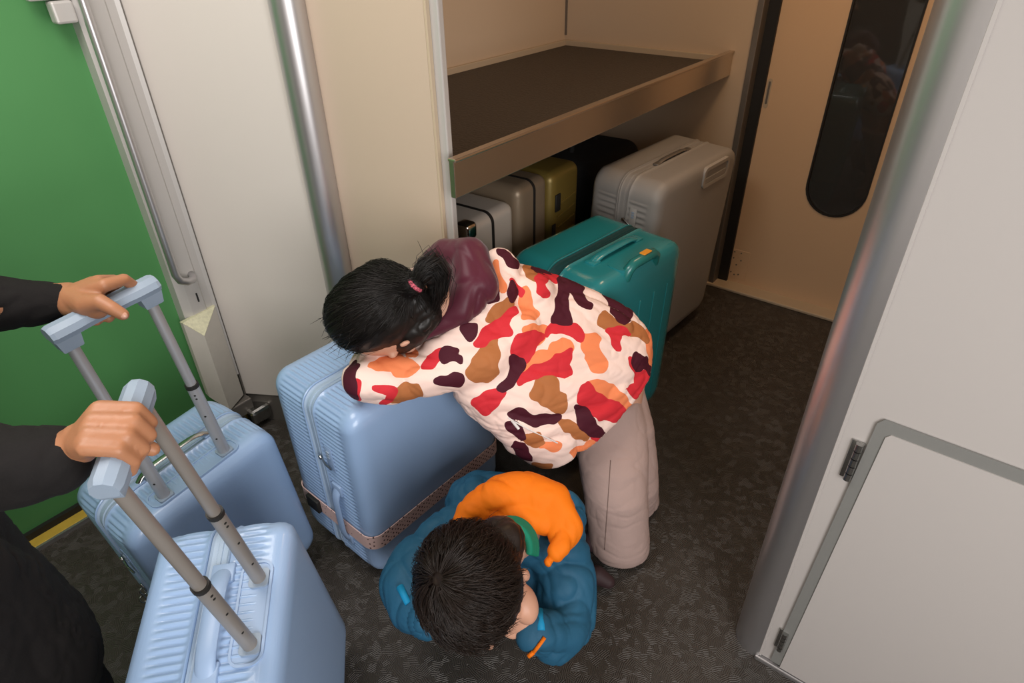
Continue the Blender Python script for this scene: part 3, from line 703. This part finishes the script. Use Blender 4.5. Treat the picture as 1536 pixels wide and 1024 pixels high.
def camo_mat():
    m=fabric('camouflage_print',(.86,.60,.50),.7,.25,420); N,L=nt(m); b=N['Principled BSDF']
    for l in list(b.inputs['Base Color'].links): L.remove(l)
    prev=None; base=(.90,.68,.60,1)
    for c,col in (('orange',(.86,.25,.10,1)),('brown',(.42,.15,.05,1)),('red',(.62,.028,.040,1)),('maroon',(.065,.008,.018,1))):
        a=N.new('ShaderNodeAttribute'); a.attribute_name=c
        g_=N.new('ShaderNodeMath'); g_.operation='GREATER_THAN'; g_.inputs[1].default_value=0; L.new(a.outputs['Fac'],g_.inputs[0])
        x=N.new('ShaderNodeMix'); x.data_type='RGBA'; L.new(g_.outputs[0],x.inputs[0]); x.inputs[7].default_value=col
        if prev: L.new(prev,x.inputs[6])
        else: x.inputs[6].default_value=base
        prev=x.outputs[2]
    L.new(prev,b.inputs['Base Color']); return m
camo_paint(jk); jk.data.materials.clear(); jk.data.materials.append(camo_mat())
zp=MB().tube(onto(jk,[(762,626),(772,632),(786,640),(800,647),(818,655),(836,664)]),.0016,8); zp.tube(onto(jk,[(768,630),(773,636),(778,642)],.003),.0036,8); zp.build('pocket_zip',M['white'],jk,True,auto=50)
# hood
h=MB(); chain(h,[(P(648,385,1.42),.020),(P(672,378,1.39),.034),(P(706,385,1.36),.046),(P(712,425,1.345),.052),(P(690,463,1.34),.040),(P(655,488,1.335),.026),(P(622,512,1.325),.013)])
chain(h,[(P(690,385,1.40),.04),(P(700,430,1.40),.05)])
fuse(h,'hood',M['burg'],girl,.0045,6,folds(.008,13,P(720,470,1.3)-P(680,380,1.3),2.2,9,.35))
# trousers
def leg(m,st_):
    LL=[]
    for c,rx,ry in st_:
        LL.append([c+CR*rx*math.cos(2*PI*j/40)+Vector((CF.x,CF.y,0)).normalized()*ry*math.sin(2*PI*j/40) for j in range(40)])
    m.loops(LL)
tr=MB()
leg(tr,[(P(912,590,1.62),.080,.07),(P(917,630,1.63),.090,.08),(P(919,680,1.62),.092,.085),(P(923,730,1.62),.084,.080),(P(928,780,1.66),.080,.078),(on(930,806,.040),.080,.080),(on(930,812,.016),.081,.081),(on(930,812,.014),.079,.079)])
leg(tr,[(P(925,580,1.66),.07,.07),(P(936,630,1.66),.076,.08),(P(941,680,1.69),.078,.078),(P(945,720,1.72),.076,.076),(on(947,742,.040),.077,.077),(on(947,748,.016),.078,.078),(on(947,748,.014),.076,.076)])
tf=folds(.006,7,Vector((0,0,1))+CR*.5,2.0,4,.35); tf2=folds(.0018,26,CR,2.6,8,.3)
trs=fuse(tr,'trousers',M['pants'],girl,.004,3,lambda p,n:tf(p,n)*min(1,max(.2,(.75-p.z)*1.4))+tf2(p,n))
tb_=BVHTree.FromPolygons([v.co for v in trs.data.vertices],[list(p.vertices) for p in trs.data.polygons])
sp_=[]
for k in range(22):
    t=k/21; o_=P(916-9*t,690+134*t,1.2+.15*t); d_=(o_-CAM).normalized(); hit=tb_.ray_cast(CAM,d_)
    if hit[0]: sp_.append(hit[0]+hit[1]*.0004)
if len(sp_)>4: MB().tube(sp_,.0011,6).build('trouser_seam',fabric('seam_thread',(.20,.14,.12)),trs,True)
for ft in (fN,fF):
    s=MB(); cap(s,ft+Vector((.015,-.015,.034)),ft+Vector((-.05,.055,.030)),.034,.030); fuse(s,'shoe',M['darkshoe'],girl,.004,2)
# hair of the girl
tiep=P(622,427,1.225)
hr=MB(); ell(hr,hc-HA[1]*.012+HA[0]*.004,HA,(.110,.088,.094)); chain(hr,[(hc-HA[1]*.05-HA[0]*.03,.055),(tiep,.018)]); chain(hr,[(hc-HA[0]*.01,.080),(P(610,487,1.315),.052),(P(632,478,1.32),.034)]); chain(hr,[(P(618,450,1.28),.035),(P(640,470,1.305),.034),(P(622,497,1.31),.028)]); chain(hr,[(hc,.07),(P(600,497,1.315),.046)])
cap_=fuse(hr,'hair',M['hairm'],girl,.004,4,folds(.003,40,tiep-hc,5,1,.3))
bv=BVHTree.FromPolygons([v.co for v in cap_.data.vertices],[list(p.vertices) for p in cap_.data.polygons])
paths=[]
def flow(start,goal,steps,lift,jit):
    p=start.copy(); out=[]
    for i in range(steps):
        l,n,_,_=bv.find_nearest(p)
        if l is None: break
        out.append(l+n*lift*(1+.6*math.sin(i*.9+jit))); d=(goal-l); 
        if d.length<.012: break
        t=(d-n*d.dot(n)); t.normalize(); p=l+t*min(.011,d.length)
    return out
for i in range(2600):
    v=Vector((rg.gauss(0,1),rg.gauss(0,1),rg.gauss(0,1))).normalized()
    if v.dot(HA[1])>.25: continue
    s=hc+v*.12; lft=rg.uniform(.0004,.0035); g_=tiep+Vector((rg.uniform(-1,1),rg.uniform(-1,1),rg.uniform(-1,1)))*.012
    f_=flow(s,g_,rg.randint(7,16),lft,rg.random()*6)
    if len(f_)>3: paths.append(f_)
for i in range(110):                      # loose wisps
    a=rg.random()*2*PI; s=hc+(HA[0]*math.cos(a)+HA[2]*math.sin(a))*.095-HA[1]*rg.uniform(-.03,.05)
    d=(HA[0]*math.cos(a)+HA[2]*math.sin(a)); c=Vector((rg.uniform(-1,1),rg.uniform(-1,1),rg.uniform(-.2,1)))*.5
    if (s-tiep).length<.05: continue
    paths.append([s+d*t*.03+c*t*t*.03-Vector((0,0,1))*t*t*.012 for t in (0,.25,.5,.75,1)])
strands('hair_strands',M['hairm'],cap_,paths,.0005)
tl=MB(); chain(tl,[(tiep,.014),(P(640,402,1.25),.024),(P(652,412,1.26),.022),(P(655,440,1.285),.017),(P(648,470,1.30),.010)])
tlo=fuse(tl,'ponytail',M['hairm'],girl,.004,3,folds(.004,60,(0,-1,0),3,6,.3))
paths=[]
for i in range(420):
    o_=Vector((rg.gauss(0,1),rg.gauss(0,1),rg.gauss(0,1)))
    k=[P(622,427,1.225),P(633,402,1.215),P(650,392,1.225),P(664,412,1.245),P(660,445,1.27),P(645,480,1.30)]
    wsp=[.25,.75,.95,.9,.75,.5]; e=rg.randint(3,6)
    paths.append([k[j]+o_*wsp[j]*.0105+Vector((rg.gauss(0,1),rg.gauss(0,1),rg.gauss(0,1)))*.0015 for j in range(e)])
for i in range(9):
    a=(CR*rg.uniform(-1,.2)+CU*rg.uniform(.1,1)+Vector((rg.gauss(0,1),rg.gauss(0,1),rg.gauss(0,1)))*.4).normalized(); c_=Vector((rg.gauss(0,1),rg.gauss(0,1),rg.gauss(0,1)))*.02; paths.append([P(640,400,1.25)+a*t*.026+c_*t*t for t in (0,.3,.6,.85,1)])
strands('ponytail_strands',M['hairm'],tlo,paths,.00055)
tb=MB(); ax=(P(640,405,1.23)-P(605,440,1.24)).normalized(); fr_=frame(ax,Vector((0,0,1)))
tb.tube([tiep+(fr_[1]*math.cos(2*PI*i/24)+fr_[2]*math.sin(2*PI*i/24))*.0135 for i in range(25)],.0055,10,cap=False)
tb.build('hair_tie',M['tie'],girl,True)

# ---- boy squatting in front of the suitcase ----
bc=P(708,880,1.115)
up=(P(690,865,1.0)-bc).normalized(); fdir=(CU*-1+CR*.30+CF*.35).normalized()
BA=frame(up,fdir)     # crown, face, side
b=MB()
ell(b,bc,BA,(.092,.094,.082)); ell(b,bc-BA[0]*.048+BA[1]*.030,BA,(.052,.056,.058))
ell(b,bc+BA[1]*.093-BA[0]*.030,BA,(.013,.012,.009))
SD=1 if BA[2].dot(CR)>0 else -1
for s in (-1,1):
    ell(b,bc+BA[1]*.084-BA[0]*.008+BA[2]*s*.030,BA,(.009,.008,.014))
    ell(b,bc+BA[1]*.052-BA[0]*.045+BA[2]*s*.044,BA,(.030,.030,.026))
ell(b,P(787,862,1.155),BA,(.028,.012,.010)); ell(b,bc-BA[2]*SD*.084-BA[0]*.02,BA,(.024,.014,.010))
ell(b,P(786,905,1.165),BA,(.034,.038,.026))
ell(b,bc+BA[1]*.086-BA[0]*.058,BA,(.005,.008,.020))
nk=P(765,815,1.27)
chain(b,[(bc-BA[0]*.05,.045),(nk,.040),(P(775,790,1.38),.065),(P(780,800,1.48),.075),(P(790,800,1.56),.08)])
cL,cR_=P(640,928,1.235),P(800,945,1.225)
sL,sR=P(680,800,1.38),P(832,815,1.40); eL,eR=P(609,880,1.335),P(850,930,1.335)
chain(b,[(P(765,800,1.38),.06),(sL,.042),(eL,.030),(cL,.023)]); chain(b,[(P(785,800,1.38),.06),(sR,.040),(P(850,870,1.37),.030),(eR,.026),(P(828,952,1.28),.024),(cR_,.022)])
for c,tgt in ((cL,P(676,915,1.19)),(cR_,P(772,925,1.185))):
    d=(tgt-c); L_=d.length; d.normalize(); sd=d.cross(CF).normalized()
    ell(b,c+d*.026,frame(d,sd),(.030,.024,.013))
    for q,(o_,ln) in enumerate(((-1.5,.030),(-.5,.036),(.5,.034),(1.5,.027))):
        r_=c+d*.042+sd*o_*.0125; chain(b,[(r_,.0072),(r_+d*ln*.55-CF*.006,.0068),(r_+d*ln-CF*.002,.006)])
    chain(b,[(c+d*.012+sd*.018,.0085),(c+d*.032+sd*.033,.0078),(c+d*.050+sd*.036,.0065)])
kL,kR=P(670,880,1.40),P(790,900,1.42); bfL,bfR=Vector((.64,.69,0)),Vector((.78,.50,0))
for k_,f_ in ((kL,bfL),(kR,bfR)):
    pv=P(785,800,1.58); chain(b,[(pv,.065),(k_,.045),(f_+Vector((.03,.03,.05)),.03)]); chain(b,[(f_+Vector((.02,.02,.03)),.027),(f_+Vector((-.05,-.04,.025)),.023)])
boy=fuse(b,'person',M['skin_c'],None,.0042,4)
tag(boy,'small child in teal blue jacket with orange hood squatting on the floor before the suitcase','person')
j=MB()
chain(j,[(P(760,775,1.42),.085),(P(775,800,1.47),.115),(P(790,815,1.55),.11)])
chain(j,[(P(715,755,1.43),.070),(P(835,775,1.45),.070)])
chain(j,[(P(745,790,1.40),.07),(P(690,800,1.38),.068),(P(640,835,1.355),.062),(P(612,878,1.33),.058),(P(625,915,1.285),.050),(cL,.038)])
chain(j,[(P(790,800,1.40),.07),(P(832,815,1.385),.070),(P(850,870,1.36),.066),(P(852,925,1.33),.062),(P(835,955,1.28),.050),(cR_,.036)])
chain(j,[(P(800,850,1.42),.06),(P(830,900,1.40),.055)])
ff=folds(.013,9,CR+CU*.4,1.5,11,.5); fg=folds(.0045,20,CU-CR*.3,2.6,13,.25)
bjk=fuse(j,'jacket',M['tealcloth'],boy,.004,8,lambda p,n:ff(p,n)+fg(p,n))
for c,a in ((cL,P(665,930,1.20)),(cR_,P(782,940,1.195))):
    d=(a-c).normalized(); k=MB(); fr_=frame(d,CU); LL=[]
    for t,r_ in ((-.016,.034),(-.010,.037),(.006,.035),(.012,.031),(.010,.026)): LL.append([c+d*t+(fr_[1]*math.cos(2*PI*i/48)+fr_[2]*math.sin(2*PI*i/48))*(r_+.0012*math.cos(PI*i)) for i in range(48)])
    k.loops(LL,cap=False); k.build('cuff',M['tealcloth'],boy,True)
pt=MB()
for k_,f_ in ((kL,bfL),(kR,bfR)): chain(pt,[(P(785,805,1.58),.085),(k_,.056),(f_+Vector((.03,.03,.07)),.042)])
fuse(pt,'trousers',M['blackpants'],boy,.006,5,folds(.006,16,None,1,15))
for f_ in (bfL,bfR):
    s=MB(); cap(s,f_+Vector((.03,.025,.028)),f_+Vector((-.055,-.045,.026)),.028,.026); fuse(s,'shoe',M['darkshoe'],boy,.004,2)
s=MB(); cap(s,on(896,862,.03),on(912,872,.022),.024,.018); fuse(s,'shoe',M['darkshoe'],boy,.004,2)
ho=MB(); chain(ho,[(P(686,786,1.31),.016),(P(705,765,1.32),.030),(P(745,742,1.335),.036),(P(790,735,1.345),.042),(P(828,752,1.34),.044),(P(848,790,1.31),.034),(P(842,815,1.285),.024),(P(823,842,1.26),.009)])
chain(ho,[(P(760,765,1.33),.025),(P(810,780,1.32),.030)])
fuse(ho,'hood',M['orange'],boy,.0045,5,folds(.009,15,P(760,740,1.3)-P(790,800,1.3),2.2,21,.35))
gc_=MB()
for k in range(4):
    cpts=[]
    for i in range(15):
        t=i/14; a=R(-200+215*t); cpts.append(P(766+(38-k*3)*math.cos(a),822+(44-k*3)*math.sin(a),1.262-.008*k))
    gc_.tube(cpts,.0078,10)
gco=fuse(gc_,'green_collar',M['greenc'],boy,.0028,2)
# bright blue lining tabs at the cuffs and orange zip pull
for a,b_,c_ in (((600,880,1.262),(612,905,1.25),.008),((808,915,1.232),(812,945,1.222),.009)):
    q_=onto(bjk,[a[:2],b_[:2]],.0)
    if len(q_)==2: k=MB(); k.tube([q_[0],q_[1]],[c_,c_*.8],14); k.build('cuff_lining',M['cyan'],boy,True)
q_=onto(bjk,[(816,955),(808,966),(800,976)],.003)
k=MB()
if len(q_)>1: k.tube(q_,.0038,8)
if q_: k.tube([q_[-1],q_[-1]-CR*.010-CU*.008],.0045,8)
k.build('zip_pull',M['orange'],boy,True)
# boy hair: strands fall from the whorl
wh=P(656,868,1.035)
hb=MB(); chain(hb,[(bc,.085),(P(748,815,1.165),.050)]); ell(hb,bc+BA[0]*.006-BA[1]*.006,BA,(.101,.103,.093))
hcap=fuse(hb,'hair',M['hairb'],boy,.004,3,folds(.004,34,BA[1],1.6,3))
bv=BVHTree.FromPolygons([v.co for v in hcap.data.vertices],[list(p.vertices) for p in hcap.data.polygons])
wl,wn,_,_=bv.find_nearest(wh)
t1=frame(wn,CU)
paths=[]
for i in range(3600):
    a=rg.random()*2*PI; d=(t1[1]*math.cos(a)+t1[2]*math.sin(a)); start=rg.random()**.8*.13
    sw=rg.uniform(.5,1.1)
    p=wl+d*.002; nn=wn; out=[]; tot=0; lift=rg.uniform(.0005,.0065)+.005*max(0,math.sin(a*9+2*math.sin(a*4))); ln=rg.uniform(.03,.075); cur=d.copy(); jit=Vector((rg.gauss(0,1),rg.gauss(0,1),rg.gauss(0,1)))*.10
    rr=rg.random()
    while tot<start+ln:
        l,n,_,_=bv.find_nearest(p)
        cur=(cur-n*cur.dot(n)).normalized(); cur=(cur+n.cross(cur)*.055*sw+jit*.3).normalized()
        hang=(l-bc).dot(BA[0])
        if tot>=start: out.append(l+n*lift*(.5+min(1,(tot-start)/.03)*.8))
        if hang<-.036-.014*rr: 
            break
        p=l+cur*.009; tot+=.009
    if out and len(out)>3:
        tip=out[-1]+(out[-1]-out[-2])*.9+Vector((0,0,-.003)); out.append(tip)
        paths.append(out)
strands('hair_strands',M['hairb'],hcap,paths,.0006)
# ---- standing adult holding both trolley handles ----
A=Vector((-.17,1.02,0))
b=MB()
# hands: rear suitcase (left hand), joints measured on the handle
J={'wrist':(0.270,1.147,0.907),'palm':(0.292,1.107,0.922),'t0':(0.274,1.090,0.912),'t1':(0.287,1.062,0.921),'t2':(0.295,1.042,0.911),'t3':(0.302,1.032,0.901),'i0':(0.311,1.092,0.931),'i1':(0.343,1.095,0.927),'i2':(0.357,1.102,0.905),'i3':(0.355,1.098,0.889),'m0':(0.312,1.118,0.929),'m1':(0.342,1.139,0.912),'m2':(0.338,1.139,0.881),'m3':(0.308,1.121,0.864),'r0':(0.308,1.136,0.923),'r1':(0.328,1.165,0.901),'r2':(0.318,1.166,0.872),'r3':(0.290,1.135,0.864),'p0':(0.301,1.147,0.915),'p1':(0.311,1.169,0.894),'p2':(0.297,1.170,0.870),'p3':(0.277,1.141,0.864)}
J={k:Vector(v) for k,v in J.items()}
def hand(b,J,s=1):
    q=s
    for f,r in (('i',.0088*q),('m',.0090*q),('r',.0086*q),('p',.0076*q)):
        chain(b,[(J['wrist'].lerp(J[f+'0'],.35),.0150*q),(J[f+'0'],r*1.18),(J[f+'1'],r*1.02),(J[f+'2'],r*.93),(J[f+'3'],r*.82)])
    chain(b,[(J['wrist'],.021*q),(J['t0'],.0160*q),(J['t1'],.0118*q),(J['t2'],.0102*q),(J['t3'],.0088*q)])
    for f,h_ in ('im','mr','rp'):
        e_=J[f+'0'].lerp(J[h_+'0'],.5); cap(b,J['wrist'].lerp(e_,.3),e_+(J['wrist']-e_)*.12,.0165*q,.0115*q)
    for f in 'imr': cap(b,J['wrist'].lerp(J[f+'0'],.45),J[f+'0'],.0125*q,.0100*q)
J['m2']=P(178,456,1.115); J['m3']=P(163,477,1.065); J['r2']=P(158,471,1.105); J['r3']=P(144,482,1.055); J['p2']=P(140,478,1.10); J['p3']=P(129,487,1.048)
hand(b,J,1.12)
cap(b,P(112,455,1.045),P(143,459,1.030),.026,.022)
chain(b,[(J['wrist'],.023),(P(104,448,1.055),.028),(P(40,452,1.04),.026),(Vector((-.10,1.20,1.02)),.036),(Vector((-.17,1.20,1.30)),.055)])
# right hand over the bar of the front suitcase
G=Vector((.129,.606,.990)); a=Vector((.081,.083,.024)).normalized(); u=Vector((-.19,0,1)); u=(u-a*a.dot(u)).normalized(); w=a.cross(u)*1
if w.dot(CR)<0: w=-w
def L_(s,bb,uu): return G+a*s+w*bb+u*uu
K={'wrist':P(118,667,.640)}
for f,s,ex in (('i',.026,.0),('m',.009,.003),('r',-.008,.001),('p',-.023,-.004)):
    K[f+'0']=L_(s*.95,-.013,.025+ex*.3); K[f+'1']=L_(s,.018+ex,.014+ex*.3); K[f+'2']=L_(s*.98,.021+ex,-.009); K[f+'3']=L_(s*.95,.005,-.025)
K['t0']=L_(.010,-.042,.006); K['t1']=L_(.016,-.030,-.012); K['t2']=L_(.020,-.008,-.028); K['t3']=L_(.012,.012,-.036)
hand(b,K,.92)
chain(b,[(K['wrist'],.0205),(P(91,683,.642),.0240),(P(20,697,.640),.026),(Vector((-.10,.86,1.05)),.046),(Vector((-.17,.84,1.30)),.055)])
# torso, neck, head
chain(b,[(A+Vector((0,.14,1.28)),.06),(A+Vector((0,-.14,1.28)),.06)])
chain(b,[(A+Vector((0,0,.85)),.13),(A+Vector((0,0,1.05)),.115),(A+Vector((0,0,1.24)),.10),(A+Vector((.01,0,1.36)),.052),(A+Vector((.03,0,1.43)),.050)])
hd=A+Vector((.045,0,1.50)); HX=frame((.12,0,1),(1,-.25,-.35))
ell(b,hd,HX,(.112,.090,.076)); ell(b,hd-HX[0]*.055+HX[1]*.025,HX,(.055,.055,.052)); ell(b,hd+HX[1]*.097-HX[0]*.02,HX,(.020,.015,.010))
for s in (-1,1):
    ell(b,hd+HX[2]*s*.077-HX[0]*.005,HX,(.028,.015,.010)); ell(b,hd+HX[1]*.083+HX[0]*.012+HX[2]*s*.030,HX,(.009,.007,.014))
ell(b,hd+HX[1]*.088-HX[0]*.052,HX,(.006,.008,.022))
for s in (-1,1):
    chain(b,[(A+Vector((0,s*.08,.82)),.09),(A+Vector((.02,s*.09,.46)),.062),(A+Vector((0,s*.09,.09)),.04)])
    chain(b,[(A+Vector((-.02,s*.09,.05)),.04),(A+Vector((.12,s*.09,.04)),.032)])
adult=fuse(b,'person',M['skin'],None,.0030,3)
tag(adult,'adult in black at the left edge holding the two raised trolley handles','person')
for tip,prev in ((J['t3'],J['t2']),):
    d=(tip-prev).normalized(); n=(-CF*.9+CU*.2).normalized(); fr_=frame(d,n)
    k=MB(); ell(k,tip+d*.002+fr_[1]*.0062,fr_,(.0070,.0030,.0058),16,8); k.build('thumbnail',M['nail'],adult,True)
c=MB()
def slv(pts): chain(c,pts)
slv([(P(96,451,1.052),.031),(P(50,453,1.04),.040),(P(-20,456,1.02),.050),(Vector((-.08,1.20,1.02)),.062),(Vector((-.17,1.18,1.28)),.075)])
slv([(P(84,692,.642),.0360),(P(40,698,.638),.041),(P(-30,704,.632),.047),(Vector((-.09,.87,1.05)),.064),(Vector((-.17,.86,1.28)),.075)])
chain(c,[(A+Vector((-.01,.12,1.27)),.075),(A+Vector((-.01,-.12,1.27)),.075)])
ax=frame((0,0,1),(1,0,0))
LLc=[]
for z,rx,ry,ox in ((1.34,.07,.09,0),(1.28,.11,.17,0),(1.1,.145,.20,0),(.95,.16,.205,.0),(.8,.175,.215,.01),(.6,.20,.23,.02),(.42,.215,.235,.02),(.30,.21,.23,.0),(.29,.19,.21,.0)):
    LLc.append([A+Vector((ox+rx*math.cos(2*PI*i/48),ry*math.sin(2*PI*i/48),z)) for i in range(48)])
c.loops(LLc)
cf=folds(.012,7,(0,0,1),2.5,31,.4); cf2=folds(.004,30,None,1,33,.3)
fuse(c,'black_coat',M['blackcloth'],adult,.0065,5,lambda p,n:cf(p,n)*(.35 if p.z>.86 else 1)+cf2(p,n)*.8)
for s in (-1,1):
    q=MB(); chain(q,[(A+Vector((0,s*.09,.5)),.085),(A+Vector((0,s*.09,.10)),.06)]); fuse(q,'trouser_leg',M['blackcloth'],adult,.007,3)
    q=MB(); cap(q,A+Vector((-.03,s*.09,.045)),A+Vector((.13,s*.09,.038)),.045,.036); fuse(q,'shoe',M['darkshoe'],adult,.006,2)
q=MB(); ell(q,hd+HX[0]*.022-HX[1]*.022,HX,(.108,.090,.088)); fuse(q,'hair',M['hairm'],adult,.006,3,folds(.004,30,(0,0,1),3,3))
